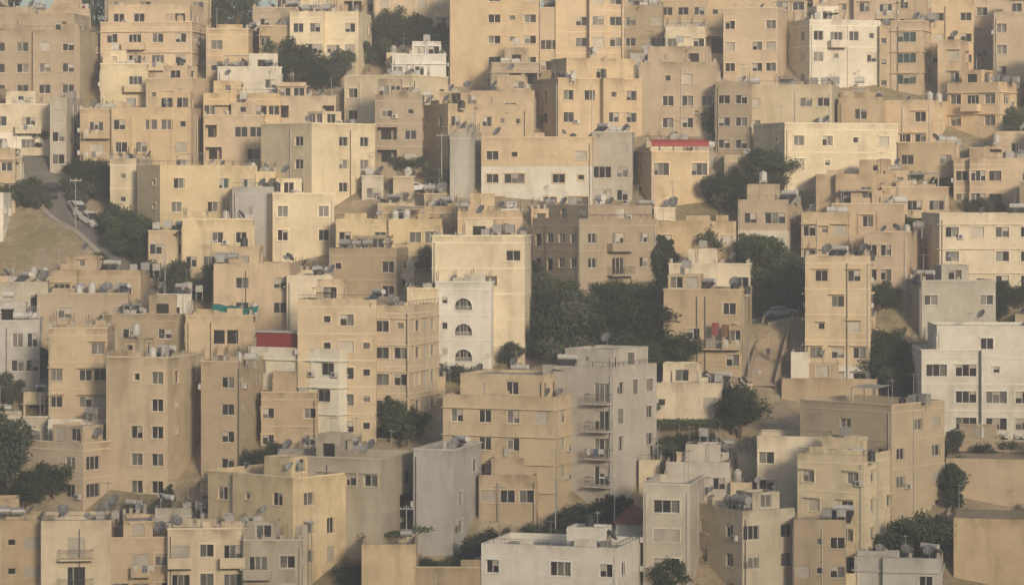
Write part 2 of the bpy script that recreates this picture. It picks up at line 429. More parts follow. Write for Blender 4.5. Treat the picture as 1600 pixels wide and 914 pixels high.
    def build(s,pats,zg,z0,rng,st,fh,par=PAR,full=True):
        z1=s.z1
        nr=max(1,int((z1-par-zg)/fh+.3)) if pats else 0
        s.q('walls',0,s.W,z1-par,z1)
        v=z1-par
        for k in range(nr):
            pat=pats[min(k,len(pats)-1)]
            wb='walls' if k<st['split'] else 'walls_lower'
            n=len(pat)
            for i,ch in enumerate(pat):
                if ch not in '.adDoO' and rng.random()<.04: ch='.'
                s.cell(wb,ch,s.W*i/n,s.W*(i+1)/n,v-fh,v,rng,st)
            if st['band']: s.bx('trim',0,s.W,v-.08,v+.08,.002,.06)
            if st['shelf'] : s.bx('trim',0.02,s.W-.02,v-.62,v-.53,.002,.28)
            v-=fh
        s.q('walls' if not pats or nr<=st['split'] else 'walls_lower',0,s.W,z0,v)
        if not pats: s.q('walls',0,s.W,v,z1-par)
        if pats and st.get('strip') and full and not st['band'] and not st['shelf']:
            pat=pats[-1]; n=len(pat)
            for i,ch in enumerate(pat):
                if ch in 'wtW' and s.W/n>2.6:
                    uc=s.W*(i+.5)/n; e=min(1.25,s.W/n/2-.1)
                    for u in(uc-e,uc+e): s.bx('walls',u-.09,u+.09,v,z1-par-.1,.002,.14)
        if pats and s.W>4 and full:
            for _ in range(rng.choice((0,1,1,2))):
                u=rng.choice((.3,s.W-.3,s.W*rng.uniform(.3,.7)//1+.05)); s.bx('railings',u-.04,u+.04,z0,z1-.9,.08,.15,rng.choice((0,1,1)))
def autopat(W,rng,side=False):
    n=max(1,int(W/rng.uniform(2.3,3.2)))
    base_=rng.choice(['w','w','w','w','t','W'])
    out=[]
    for i in range(n):
        r=rng.random()
        out.append(base_ if r<.62 else 's' if r<.71 else '.' if r<.80 else ('w' if side else rng.choice('dDow')))
    if all(c=='.' for c in out): out[0]='w'
    row=''.join(out)
    top=row if rng.random()<.7 else ''.join(rng.choice('w.ws') for _ in out)
    return [top,row]
ACL=[];LL=[]
def roofitems(pt,dl,dr,WL,WR,zr,rng,dens,ox,oy):
    dens=max(dens,.6)*1.1
    nd=int(dens*rng.uniform(.6,2.9)); nt=int(dens*rng.uniform(1.,3.6))
    def loc(maxf=.4):
        a=rng.uniform(.06,.94);b=rng.uniform(.07,maxf)
        if rng.random()<.4 and WR>6: a,b=rng.uniform(.06,.3),rng.uniform(.1,.9)
        return pt(a*WL,b*WR)
    ang=math.atan2(dl[1],dl[0])+math.pi
    for _ in range(nd):
        p=loc(); s=rng.uniform(.8,1.2)
        obj('satellite_dish',rng.choice(DISH),(p[0]+ox,p[1]+oy,zr),math.radians(rng.choice((-65,-50,-40,-55,-20,120,20))+rng.uniform(-12,12)),s)
    if nt:
        p=loc(.6); tm=rng.choice(TANK)
        for k in range(nt):
            if rng.random()<.3: tm=rng.choice(TANK)
            obj('water_tank',tm,(p[0]+ox-dl[0]*1.5*k*(1 if k*1.5<WL*.4 else 0),p[1]+oy-dl[1]*1.5*k+rng.uniform(-.3,.3),zr),ang+rng.uniform(-.05,.05),rng.uniform(.7,.95))
    if rng.random()<.25*dens: p=loc(); obj('solar_water_heater',SOLAR,(p[0]+ox,p[1]+oy,zr+.0),math.radians(rng.uniform(-60,-20)),1.15)
    for _ in range(2):
        if rng.random()<.5*dens: p=loc(); obj('roof_aerial',AERIAL,(p[0]+ox,p[1]+oy,zr),rng.uniform(0,3),rng.uniform(.8,1.3))
    if rng.random()<.25*dens and WL>7: p=pt(WL*rng.uniform(.3,.7),WR*.45); obj('rooftop_canopy',rng.choice(CANOPY),(p[0]+ox,p[1]+oy,zr),ang,rng.uniform(.8,1.1))
    if rng.random()<.16*dens and WL>7: p=pt(WL*rng.uniform(.6,.9),WR*.3); obj('laundry_line',rng.choice(LAUN),(p[0]+ox,p[1]+oy,zr+1.6),ang,1)
    if rng.random()<.25:
        for a in(.03,.35,.66,.97):
            for b in(.04,.5):
                p=pt(a*WL,b*WR); obj('column_stub_with_rebar',REBAR,(p[0]+ox,p[1]+oy,zr),ang,rng.uniform(.9,1.1))
BC=0
def building(x0,xc,x1,yt,yb,col='p',pl=None,pr=None,name='apartment_building',fh=3.1,sur=None,band=None,shelf=None,split=99,low=None,pent=None,dens=1.,mat=None,kind='b',green=False,dep=9.,ws=1.,hs=1.,stair=None,bay=None):
    global BC; BC+=1
    rng=random.Random(BC*131+7)
    front=xc is None
    if front: xc=x1
    Cx,Cy,zg=ground(xc,yb)
    ppm=F/Cy; a=(x0-800)/F;b=(x1-800)/F;beta=math.atan(Cx/Cy)
    wl=(xc-x0)/ppm;wr=(x1-xc)/ppm
    if front: th=beta+math.radians(rng.uniform(.3,2.5)); 
    elif wl>=wr: th=beta+min(math.radians(48),max(math.radians(6),math.asin(min(.9,wr/10.))))
    else: th=beta+math.pi/2-min(math.radians(48),max(math.radians(6),math.asin(min(.9,wl/10.))))
    dl=(-math.cos(th),math.sin(th)); dr=(math.sin(th),math.cos(th))
    WL=(Cx-a*Cy)/(math.cos(th)+a*math.sin(th))
    WR=dep if front else (b*Cy-Cx)/(math.sin(th)-b*math.cos(th))
    WL=max(2.,min(WL,40));WR=max(2.,min(WR,30))
    z1=(HY-yt)/F*Cy - zg; z0=-6.
    if z1<2.6: z1=2.6
    B={k:Buf() for k in('walls','walls_lower','windows','frames','trim','roof','railings')}
    if kind=='b' and low is None and z1>6.5 and rng.random()<.22 and not isinstance(pl,str): split=1; low=rng.choice('cgwkto')
    st=dict(sur=rng.random()<.42 if sur is None else sur,band=rng.random()<.30 if band is None else band,
            shelf=rng.random()<.10 if shelf is None else shelf,split=split,bars=rng.random()<.2,hood=rng.random()<.15,strip=rng.random()<.2,green=green,ws=ws*rng.uniform(.95,1.25),hs=hs*rng.uniform(.95,1.15))
    def pt(u,v): return (dl[0]*u+dr[0]*v, dl[1]*u+dr[1]*v)
    nl=(-dr[0],-dr[1]);nrm=(-dl[0],-dl[1])
    if kind=='wall': PL=PR=None; st['band']=False
    else:
        PL=pl.split('/') if isinstance(pl,str) else autopat(WL,rng)
        PR=pr.split('/') if isinstance(pr,str) else autopat(WR,rng,True)
    L=pt(WL,0);Rr=pt(0,WR);K=pt(WL,WR)
    par=PAR if kind=='b' else .0
    def face(P,d,n,W,pats,off):
        nb=len(pats[0]) if pats else 0
        if pats and nb>=3 and W>9 and (bay if bay is not None else rng.random()<.45) and len(set(len(q) for q in pats))==1:
            i0=rng.choice((0,1,nb//2)); i1=min(nb,i0+rng.choice((1,2)))
            if not any(c in'oOa' for q in pats for c in q[i0:i1]):
                dp=rng.choice((.7,1.1,1.3)); ua=W*i0/nb;ub=W*i1/nb
                if ua==0: ua=.04
                if i1==nb: ub-=.04
                f=Fac(B,(P[0]+d[0]*ua+n[0]*dp,P[1]+d[1]*ua+n[1]*dp),d,n,ub-ua,z1-.01)
                f.build([q[i0:i1] for q in pats],off,z0,rng,st,fh,par-.01,False)
                for u in(0,ub-ua): f.B['walls'].face([f.p(u,z0,0),f.p(u,z1-.01,0),f.p(u,z1-.01,-dp),f.p(u,z0,-dp)],0,[(0,z0-z1),(0,0),(dp,0),(dp,z0-z1)])
                f.B['trim'].face([f.p(0,z1-.01,0),f.p(ub-ua,z1-.01,0),f.p(ub-ua,z1-.01,-dp),f.p(0,z1-.01,-dp)])
                pats=[q[:i0]+'.'*(i1-i0)+q[i1:] for q in pats]
        Fac(B,P,d,n,W,z1).build(pats,off,z0,rng,st,fh,par)
    face(L,(-dl[0],-dl[1]),nl,WL,PL,0)
    face((0,0),dr,nrm,WR,PR,1.5 if WR>6 else 0)
    Fac(B,K,(-dr[0],-dr[1]),(dl[0],dl[1]),WR,z1).build(autopat(WR,rng,True) if kind=='b' else None,2.,z0,rng,st,fh,par)
    Fac(B,Rr,dl,dr,WL,z1).build(None,0,z0,rng,dict(st,band=False,shelf=False),fh,par)
    t=.2
    def roofbox(u0,u1,v0,v1,zt,pr_,m='walls'):
        O=[pt(u0,v0),pt(u1,v0),pt(u1,v1),pt(u0,v1)];I=[pt(u0+t,v0+t),pt(u1-t,v0+t),pt(u1-t,v1-t),pt(u0+t,v1-t)]
        for i in range(4):
            j=(i+1)%4
            B[m].face([(*O[i],zt),(*O[j],zt),(*I[j],zt),(*I[i],zt)],0,[(0,-.1)]*4)
            B[m].face([(*I[i],zt),(*I[j],zt),(*I[j],zt-pr_),(*I[i],zt-pr_)],0,[(0,-.3),(3,-.3),(3,-1.2),(0,-1.2)])
        B['roof'].face([(*q,zt-pr_) for q in I])
    if kind=='b':
        roofbox(0,WL,0,WR,z1,par)
        fl=(L,(-dl[0],-dl[1]),nl,WL)
        if rng.random()<.5:
            for (P,d,n,W) in (fl,((0,0),dr,nrm,WR),(K,(-dr[0],-dr[1]),dl,WR)):
                Fac(B,P,d,n,W,z1).bx('trim',-.04,W+.04,z1-.14,z1+.03,.003,.1)
        elif rng.random()<.35:
            for (P,d,n,W) in (fl,((0,0),dr,nrm,WR)):
                f=Fac(B,P,d,n,W,z1); f.bx('railings',.1,W-.1,z1+.5,z1+.55,-.12,-.07)
                k=max(2,int(W/1.2))
                for i in range(k+1): u=.12+(W-.24)*i/k; f.bx('railings',u-.02,u+.02,z1+.003,z1+.5,-.12,-.08)
        if rng.random()<.4 and WL>6 and name!='garden_wall':
            f=Fac(B,*fl,z1)
            for _ in range(rng.choice((1,2,2))):
                w_=rng.uniform(.8,3.2);u=rng.uniform(.1,WL-w_-.1); f.bx('walls',u,u+w_,z1+.035,z1+rng.uniform(.35,.9),-.19,-.01-.01*_)
    else:
        B['roof'].face([(*q,z1) for q in ((0,0),L,K,Rr)])
    pents=pent or []
    if stair is None: stair=kind=='b' and not pents and rng.random()<.65 and WL>6
    zr=z1-par
    def room(u0,u1,v0,v1,zt,pts,wbuf,prr):
        q=lambda u,v:pt(u,v)
        s2=dict(st,split=99,band=False,shelf=False,strip=False)
        F1=Fac(B,q(u1,v0),(-dl[0],-dl[1]),nl,u1-u0,zt)
        F2=Fac(B,q(u0,v0),dr,nrm,v1-v0,zt);F3=Fac(B,q(u1,v1),(-dr[0],-dr[1]),dl,v1-v0,zt)
        for f,p_ in((F1,pts),(F2,['w']),(F3,['.w'])): f.build(p_,zr,zr,rng,s2,zt-zr-prr,prr)
        Fac(B,q(u0,v1),dl,dr,u1-u0,zt).build(None,zr,zr,rng,s2,3,prr)
        roofbox(u0,u1,v0,v1,zt,prr,'walls')
        if rng.random()<.5:
            p=q((u0+u1)/2,(v0+v1)/2); obj('water_tank',rng.choice(TANK),(p[0]+Cx,p[1]+Cy,zt-prr+zg),math.atan2(dl[1],dl[0]),.85)
        elif rng.random()<.5:
            p=q((u0+u1)/2,(v0+v1)/2); obj('satellite_dish',rng.choice(DISH),(p[0]+Cx,p[1]+Cy,zt-prr+zg),math.radians(rng.uniform(-70,-30)),1.)
    if stair:
        u0=WL*rng.uniform(.05,.6); w_=min(rng.uniform(2.8,4.5),WL-u0-.3); v0=min(WR*.35,rng.uniform(1.5,4)); 
        if w_>2 and WR-v0>2.5: room(u0,u0+w_,v0,min(WR-.3,v0+3.5),zr+2.7+rng.uniform(-.2,.5),[rng.choice(['w','.','s','x','ww'])],'walls',.3)
    for (f0,f1,hp,pp) in pents:
        u1=WL*(1-f0);u0=WL*(1-f1); v0=min(1.8,WR*.3); room(u0+.05,u1-.05,v0,WR-.3,zr+hp,[pp],'walls',.35)
    if kind=='b' and dens>0: roofitems(pt,dl,dr,WL,WR,zr+zg,rng,dens,Cx,Cy)
    e=bpy.data.objects.new(name,None); e.location=(Cx,Cy,zg); e.empty_display_size=.5; COL.objects.link(e)
    def jc(c,j=.07):
        k=1+rng.uniform(-j,j)*1.6; s_=rng.uniform(-.05,.05); return (c[0]*k,c[1]*k*(1+s_*.35),c[2]*k*(1+s_*1.6))
    c=jc(PAL[col]) ; cl=jc(PAL[low]) if low else c
    wm=mat or (M_STONE if rng.random()<.65 else M_PLAST)
    tc=tuple(min(.68,x*1.07+.015) for x in c)
    for k,ms,cc in (('walls',[wm],c),('walls_lower',[wm],cl),('windows',[M_GLASS,M_GLASS2,M_SHUT,M_DARK,M_GREENG],None),('frames',[M_FRAME],None),('trim',[M_TRIM],tc),('roof',[M_GROUND if kind=='wall' else M_ROOF],None),('railings',[M_RAIL,M_TANKW],None)):
        if B[k].f: obj(k,B[k].mesh(k,ms),parent=e,color=cc)
    for p,r in ACL: obj('air_conditioner',AC,(p[0]+Cx,p[1]+Cy,p[2]+zg),r)
    for p,r in LL: obj('laundry_line',rng.choice(LAUN[2:]),(p[0]+Cx,p[1]+Cy,p[2]+zg),r)
    ACL.clear();LL.clear()
    RECTS.append((x0,x1,yt,yb))
    return dict(C=Vector((Cx,Cy,zg)),z1=z1,zr=zr,dl=dl,dr=dr,WL=WL,WR=WR,ang=math.atan2(dl[1],dl[0])+math.pi)
def onb(i,u,v,z):
    uu=i['WL']-u
    return (i['C'].x+i['dl'][0]*uu+i['dr'][0]*v, i['C'].y+i['dl'][1]*uu+i['dr'][1]*v, i['C'].z+z)
RECTS=[]
b=building
N=None
# ---- skyline rows on the plateau
for x,w,yt in ((600,90,-28),(690,60,-20),(850,70,-30),(940,90,-26),(1030,80,-30),(1110,90,-28),(1195,90,-32),(1280,110,-30),(1385,90,-34),(1470,100,-30),(1560,90,-36),(520,70,-18)):
    b(x,N,x+w+8,yt,34,R.choice('ptbr'),dens=.4)
# ---- top band
b(-20,127,155,47,165,'t','wwww','..w',dens=.6,pent=[(0,.9,3.4,'w.w')])
b(-30,N,60,12,60,'b');b(60,N,140,14,70,'t')
b(157,300,325,34,130,'p','wdww/wddw','w.',pent=[(.05,.95,3.6,'ww.w')],shelf=True)
b(165,N,330,-14,50,'b','ww.w')
b(322,388,405,45,130,'p','w.','w',dens=1.5)
b(405,N,460,40,120,'t','w..',dens=1.5);b(395,N,470,12,60,'b')
b(455,560,580,18,125,'c','ww.w/dWdw','.w');b(470,N,600,-12,50,'t')
b(585,N,705,-20,62,'p','w.ww')
b(703,N,842,-30,135,'p','..w.w/..wsw',dens=.5,bay=False)
b(840,N,875,12,110,'t','W',dens=1.5)
b(868,N,975,-25,110,'p','..ww/.www')
b(975,N,1035,8,80,'b','w.w');b(1030,N,1105,-8,60,'t');b(1040,N,1102,42,110,'c','w.w')
b(1100,N,1147,42,105,'r','O/o');b(1100,N,1170,-5,60,'t')
b(1130,1215,1232,12,140,'p','w.ww','.')
b(1222,1265,1376,30,140,'w','sw/.w','wdws/ws.w/w.ws',pent=[],sur=False,band=True,bay=False)
b(1374,N,1400,40,140,'t','s.');b(1392,1440,1465,32,150,'t','W','w.',green=True,shelf=True)
b(1455,N,1520,0,130,'p','w.w');b(1465,1500,1520,62,165,'p','.w','w')
b(1500,N,1570,-8,110,'t','ww.');b(1553,N,1625,18,160,'t','w.w');b(1160,N,1260,-15,60,'t','w.ww');b(1270,N,1400,-12,55,'r');b(1390,N,1480,-20,50,'t')
# ---- second band
b(613,N,697,85,135,'w','w.w..',name='house',shelf=True,dens=.3)
b(538,645,700,117,215,'c','w.ww','..w')
b(157,N,230,100,165,'c','.d',dens=1.5)
b(228,300,345,122,195,'p','sws','.',dens=.7)
b(340,N,440,105,170,'w','..w',dens=1.5,name='house')
b(318,N,438,146,225,'p','w.wwww')
b(430,N,525,150,205,'t','o..o',name='house',dens=1.)
b(-20,N,108,163,240,'c','wdw',split=1,low='w')
b(78,104,130,152,270,'g','w','w')
b(125,N,176,170,280,'t','d')
b(174,298,316,168,290,'p','w.wws/ww.w','.')
b(318,N,412,180,255,'t','o.ww/o.w')
b(408,487,586,192,345,'c','.w','.ww',dens=.3,bay=False)
b(586,N,660,148,275,'b','ws/ow');b(655,700,822,162,285,'t','sw','wswss/ws..w')
b(703,735,762,206,310,'k','..s','ss/s')
b(735,N,835,142,225,'t','..w.');b(768,N,842,98,180,'b','.oo',shelf=True)
b(752,925,930,214,322,'p','wswsw/wW.ws/W.wW','.',split=1,low='w',sur=True,dens=.7)
b(835,872,1003,122,235,'p','w/w','wwsw/w.ww',pent=[(.2,.85,3.8,'aaa')])
b(925,N,988,206,315,'g','.w/Ww')
iAWN=b(985,1018,1108,236,325,'p','w/w','T.T/w.ww',pent=[],sur=True,dens=0,stair=False,bay=False)
b(998,N,1120,97,215,'t','.sw./.www',pent=[(.1,.9,3.2,'.x')])
b(1118,N,1172,128,240,'b','ww');b(1165,1300,1312,132,235,'c','w..ww','.')
b(1178,1226,1403,192,305,'c','.s','wwsw/ws.w',dens=.6,bay=False)
b(1310,N,1380,152,235,'t','.w.');b(1378,1450,1482,156,240,'p','.ww','.')
b(1480,1560,1610,128,225,'p','wdw/w.w','w.',shelf=True)
b(1403,N,1492,222,295,'t','w.w');b(1490,N,1620,247,335,'p','wWw.w',sur=True)
b(1555,N,1620,205,270,'t')
# ---- middle band
b(-30,N,24,232,335,'t','.w/..W',dens=.4)
b(172,212,240,248,350,'c','s/s','.w')
b(208,262,402,258,395,'y','s.s','w.wd/w.w.d',green=True,sur=True)
b(362,N,432,268,350,'y','ww..');b(363,N,428,292,400,'k','.',dens=.5)
b(400,426,522,302,415,'c','.','w.w',hs=1.1,dens=1.)
b(285,N,395,342,450,'y','.ww/ww..');b(232,N,300,360,440,'t','w.w')
b(525,N,690,342,420,'y','w.w.wW',green=True,dens=1.5)
b(515,620,645,388,475,'b','s..w','w',dens=1.6,pent=[(.3,.8,2.4,'ww')])
b(590,N,715,322,372,'t','..w.',dens=2,name='house')
b(675,820,830,368,570,'c','...w/..w./....','.',band=True,dens=1.,bay=False)
b(715,N,815,330,430,'p','.w')
b(832,905,1026,342,480,'b','xwww/xxww','wdw/wDw',band=True,pent=[(.1,.95,2.6,'.w.w')],dens=.8)
b(1024,N,1150,346,410,'p','w..w/w.dw',sur=True,dens=.8,name='house')
b(1153,1230,1252,312,412,'t','wW/DD','w',split=1,low='w',dens=1.4)
b(1252,N,1325,332,425,'t','wsw',dens=1.2);b(1300,N,1412,318,390,'r','.w.')
b(1275,N,1400,272,345,'r','..w.',dens=1.2);b(1378,N,1480,292,362,'p','.dd')
b(1350,1418,1440,362,480,'r','ww.','.',dens=1.2)
b(1440,1468,1625,333,470,'c','s','wwww/w.ww',sur=True,shelf=True,dens=.6,bay=False)
b(1408,1440,1556,438,530,'k','w','w..w')
b(1045,N,1172,412,480,'c','s...w',name='house',dens=.6)
iRUG=b(1037,1160,1175,452,590,'t','..w/.wDd/w..w','.',dens=.5,bay=False)
b(1258,N,1360,400,600,'o','ww/.w./sw/www',band=True,dens=1.,split=4,low='w')
b(1250,N,1262,550,610,'w','.',dens=0,name='house');b(1222,N,1370,592,640,'t','.....',name='garden_wall',dens=0)
# ---- centre / left centre
b(-30,N,62,500,610,'k','w.tt/w.ww');b(-30,N,75,440,520,'g','w.w');b(58,N,200,458,525,'b','.w..w',dens=1.5)
b(75,220,245,422,480,'t','T.w','.',name='house')
b(334,452,470,412,520,'p','.w.w','.',dens=1.3);b(448,N,520,430,530,'c','.w',dens=1.8)
iTEAL=b(290,N,395,492,575,'t','..xx.',name='house',dens=.6,stair=False);b(160,N,300,490,560,'b','.w.w.',dens=2.)
b(465,588,596,468,690,'o','.sw./.sws','.',dens=1.)
b(583,640,686,478,695,'o','ws/ww','ww',band=True,shelf=True)
b(636,N,684,450,585,'c','.')
b(680,768,787,440,585,'w','saw/sa.','ww',dens=.6,bay=False,sur=False)
b(76,168,180,512,700,'t','.Tw/w.ww','.',band=True,dens=.6)
b(166,262,316,558,775,'o','.sw/..w/.ww','ww/s.',pent=[],dens=.8)
b(314,370,411,564,750,'t','.w','w.w/sw',dens=.8)
iRED=b(388,530,598,545,700,'w','w.ww/..w','ww/ww',band=True,dens=.6,stair=False,bay=False)
b(408,495,508,612,700,'t','w..w','w',dens=.3)
b(692,868,916,620,805,'o','wwww/www.','ww',pent=[(.1,.85,3.2,'..w.')],sur=False,dens=1.,band=False,bay=False)
b(848,958,1026,574,790,'g','..D/..D','wtw/t.w',split=99,pent=[(.2,.9,2.8,'...')],dens=1.,bay=False)
b(1015,N,1128,598,665,'c','s.w',name='house',dens=.4)
b(1425,1440,1625,546,690,'w','.','WWsW/WWWW',dens=.5,pent=[(.05,.98,3.7,'....w')],sur=True)
b(1250,1393,1476,632,835,'o','..w.w/.ww.w','.ww/w.w',dens=1.,bay=False)
b(1183,N,1300,682,800,'c','w...',dens=.3)
b(1246,1350,1400,712,900,'c','w.w/ww','ww',sur=True,dens=.6)
b(1478,N,1625,718,800,'t',kind='wall',name='retaining_wall');b(1490,N,1625,812,930,'t',kind='wall',name='retaining_wall')
b(1470,N,1625,688,735,'b','OOO',name='house',dens=0)
b(1335,N,1470,872,950,'k','..w',dens=1.3)
b(1005,1078,1100,756,935,'g','W/W','.',dens=.4)
b(1080,1160,1242,798,940,'g','ww','W.w',dens=1.2)
b(1240,N,1322,812,940,'b','wsw')
b(752,965,1004,856,1000,'w','w..W.w','W.',sur=True,dens=1.4,stair=True,bay=False)
b(1040,N,1140,722,780,'g','.ww',name='house')
iTILE=b(962,N,1008,818,860,'w','w.',name='house',dens=0,stair=False)
# ---- lower left
b(-30,130,222,692,800,'t','w..w','W.w',dens=1.2,pent=[(.6,.9,2.6,'ww')])
b(75,N,172,654,720,'w','w..w',name='house',dens=1.);b(-20,N,75,650,705,'g','.w')
b(432,596,650,716,880,'g','..www/....','.x/.O',dens=1.)
b(646,708,752,702,870,'k','.','.w/w.',mat=M_PLAST,dens=.3)
b(748,N,838,742,815,'t','www',dens=.6)
b(325,465,567,746,930,'y','wsw/...','w.w/wtw',dens=.7)
b(-30,N,66,812,940,'t','.sw');b(64,N,174,812,960,'c','D/D',band=False,dens=1.5)
b(172,N,268,838,950,'t','.dw/ddw',dens=1.,pent=[(.2,.7,2.4,'w')]);b(262,N,384,824,950,'c','dwd',dens=1.2)
b(380,N,472,842,950,'g','dw');b(466,N,480,820,930,'g','.',dens=0)
b(650,N,760,885,950,'b','..',name='house',dens=.5)
b(565,N,650,850,950,'o','...',name='house',dens=.4)
# ---- accents
def awning():
    L=iAWN['WR']; bb=Buf(); n=8; W=1.9
    for k in range(n):
        a0=math.pi/2*k/n;a1=math.pi/2*(k+1)/n
        P=lambda a,x:(x,-W*math.cos(a)*.5-.0,2.0+.75*math.sin(a))
        bb.face([P(a0,0),P(a0,L),P(a1,L),P(a1,0)],0)
    bb.face([(0,0,2.75),(L,0,2.75),(L,2.6,2.75),(0,2.6,2.75)],0)
    bb.box((L/2,-W*.5-.02,1.92),(L,.05,.22),0)
    for k in range(5):
        x=.15+(L-.3)*k/4; bb.box((x,-.7,1.3),(.12,.12,1.2),1); bb.box((x,2.4,1.85),(.12,.12,1.8),1)
    return bb.mesh('red_awning',[M_RED,M_TRIM])
i=iAWN; d=i['dr']
obj('red_awning',awning(),(i['C'].x+i['dl'][0]*.9,i['C'].y+i['dl'][1]*.9,i['C'].z+i['zr']-.3),math.atan2(d[1],d[0]),color=(.6,.55,.45))
bb=Buf(); bb.box((2.9,0,1.55),(5.8,.06,1.9),0); bb.box((3.6,1.3,2.62),(7.6,3.2,.14),1)
for x in(.1,2.9,5.7,7.1):
    for y in(.1,2.6): bb.box((x,y,1.25),(.12,.12,2.5),1)
bb.box((5.77,1.3,1.25),(.06,2.5,2.5),0)
obj('rooftop_shed',bb.mesh('rooftop_shed',[M_RED,M_TANKW]),onb(iRED,.4,1.2,iRED['zr']),iRED['ang'])
bb=Buf()
for a in range(10):
    for c in range(5):
        P=lambda s,t:(s*.55,t*.55,2.0-.35*math.sin(math.pi*s/10)-.7*(1-t/5)**2+.05*math.sin(s*2+t)-.3*(s>6))
        bb.face([P(a,c),P(a+1,c),P(a+1,c+1),P(a,c+1)],0)
for x in(0,2.75,5.5):
    for y,h in((0,1.3),(2.75,2.0)): bb.tube((x,y,0),(x,y,h),.04,.04,6,1)
obj('teal_tarpaulin_shelter',bb.mesh('teal_tarpaulin_shelter',[M_TEAL,M_METAL]),onb(iTEAL,3.2,.6,iTEAL['zr']+.2),iTEAL['ang'])
for k in(0,1):
    bb=Buf()
    for a in range(5): bb.face([(.18*a,.05*math.sin(a*2),0),(.18*(a+1),.05*math.sin(a*2+2),0),(.18*(a+1),.05*math.sin(a*2+2)-.05,-1.5),(.18*a,.05*math.sin(a*2)-.05,-1.5)],0)
    obj('hanging_rug',bb.mesh('hanging_rug',[M_CL[3] if k else M_CL[0]]),onb(iRUG,6.0+k*1.2,-1.35,iRUG['z1']-4.0-.2*k),iRUG['ang'])
i=iTILE; bb=Buf(); W=i['WL']+.8;Dp=i['WR']+.8
A=[(-.4,-.4,0),(W-.4,-.4,0),(W-.4,Dp-.4,0),(-.4,Dp-.4,0)];q0=(W/2-.4,Dp*.35-.4,1.5);q1=(W/2-.4,Dp*.65-.4,1.5)
bb.face([A[0],A[1],q0],0);bb.face([A[1],A[2],q1,q0],0);bb.face([A[2],A[3],q1],0);bb.face([A[3],A[0],q0,q1],0);bb.face(A,0)
obj('red_tile_roof',bb.mesh('red_tile_roof',[M_TILE]),onb(i,0,0,i['z1']+.05),i['ang'])
# ------------------------------------------------------------------ trees
def tree_mesh(seed,shape,leaf,n=4600):
    r=random.Random(seed); bb=Buf()
    def limb(p,q,r0,r1,k=3):
        p=Vector(p);q=Vector(q);pr=p
        for i in range(1,k+1):
            c=p.lerp(q,i/k)+Vector((r.uniform(-.12,.12),r.uniform(-.12,.12),0))*(i<k)
            bb.tube(pr,c,r0+(r1-r0)*(i-1)/k,r0+(r1-r0)*i/k,6,0); pr=c
    lobes=[]
    if shape=='round':
        limb((0,0,-1.),(.1,0,2.),.24,.17)
        for i in range(13):
            a=i*2.4+r.uniform(-.3,.3); rad=r.uniform(.5,2.1); z=r.uniform(1.9,4.9)-rad*.25
            c=(rad*math.cos(a),rad*math.sin(a),z); lobes.append((c,r.uniform(.75,1.3)))
            limb((.1,0,r.uniform(1.2,2.2)),c,.1,.03)
        lobes.append(((0,0,4.9),.9))
    elif shape=='tall':
        limb((0,0,-1.),(0,0,5.),.2,.05,5)
        for i in range(12):
            z=1.2+i*.38; a=i*2.4; k=(.75 if i<8 else .4)*r.uniform(.5,1)
            c=(k*math.cos(a),k*math.sin(a),z); lobes.append((c,r.uniform(.5,.85)*(1 if i<9 else .6))); limb((0,0,z-.3),c,.05,.02,2)
    else:
        for i in range(14):
            a=i*2.4; rad=r.uniform(.6,2.9); c=(rad*math.cos(a),rad*math.sin(a),r.uniform(1.3,3.9)-rad*.2)
            lobes.append((c,r.uniform(.75,1.25)))
            limb((.2*math.cos(a),.2*math.sin(a),-.6),c,.1,.03,4)
    for i in range(n):
        c,rr=r.choice(lobes)
        d=Vector((r.gauss(0,1),r.gauss(0,1),r.gauss(0,.85))).normalized()*rr*(r.random()**.45)*r.uniform(.75,1.2)
        p=Vector(c)+d
        a=Vector((r.gauss(0,1),r.gauss(0,1),r.gauss(0,1))).normalized(); e=a.orthogonal().normalized(); 
        s=r.uniform(.09,.2); a*=s; e*=s*.6
        bb.face([p-a,p-e,p+a,p+e],1)
    return bb.mesh('tree_'+shape,[M_BARK,leaf])
TR={'r':[tree_mesh(i,'round',M_LEAF) for i in(1,2,3)]+[tree_mesh(4,'round',M_LEAF2)],
    't':[tree_mesh(11,'tall',M_LEAF),tree_mesh(12,'tall',M_LEAF)],
    'w':[tree_mesh(21,'wide',M_LEAF),tree_mesh(22,'wide',M_LEAF2),tree_mesh(23,'wide',M_LEAF)]}
NM={'r':'leafy_tree','t':'cypress_tree','w':'olive_tree'}
def tree(px,py,h,k='r'):
    h*=1.12
    x,y,z=ground(px,py); s=h/(F/y)/5.6
    if k=='w': s=h/(F/y)/4.3
    z=terr(x,y)
    obj(NM[k],R.choice(TR[k]),(x,y,z-.1),R.uniform(0,6.28),(s*R.uniform(.95,1.25),s*R.uniform(.95,1.25),s))
    RECTS.append((px-h*.35,px+h*.35,py-h*.8,py+2))
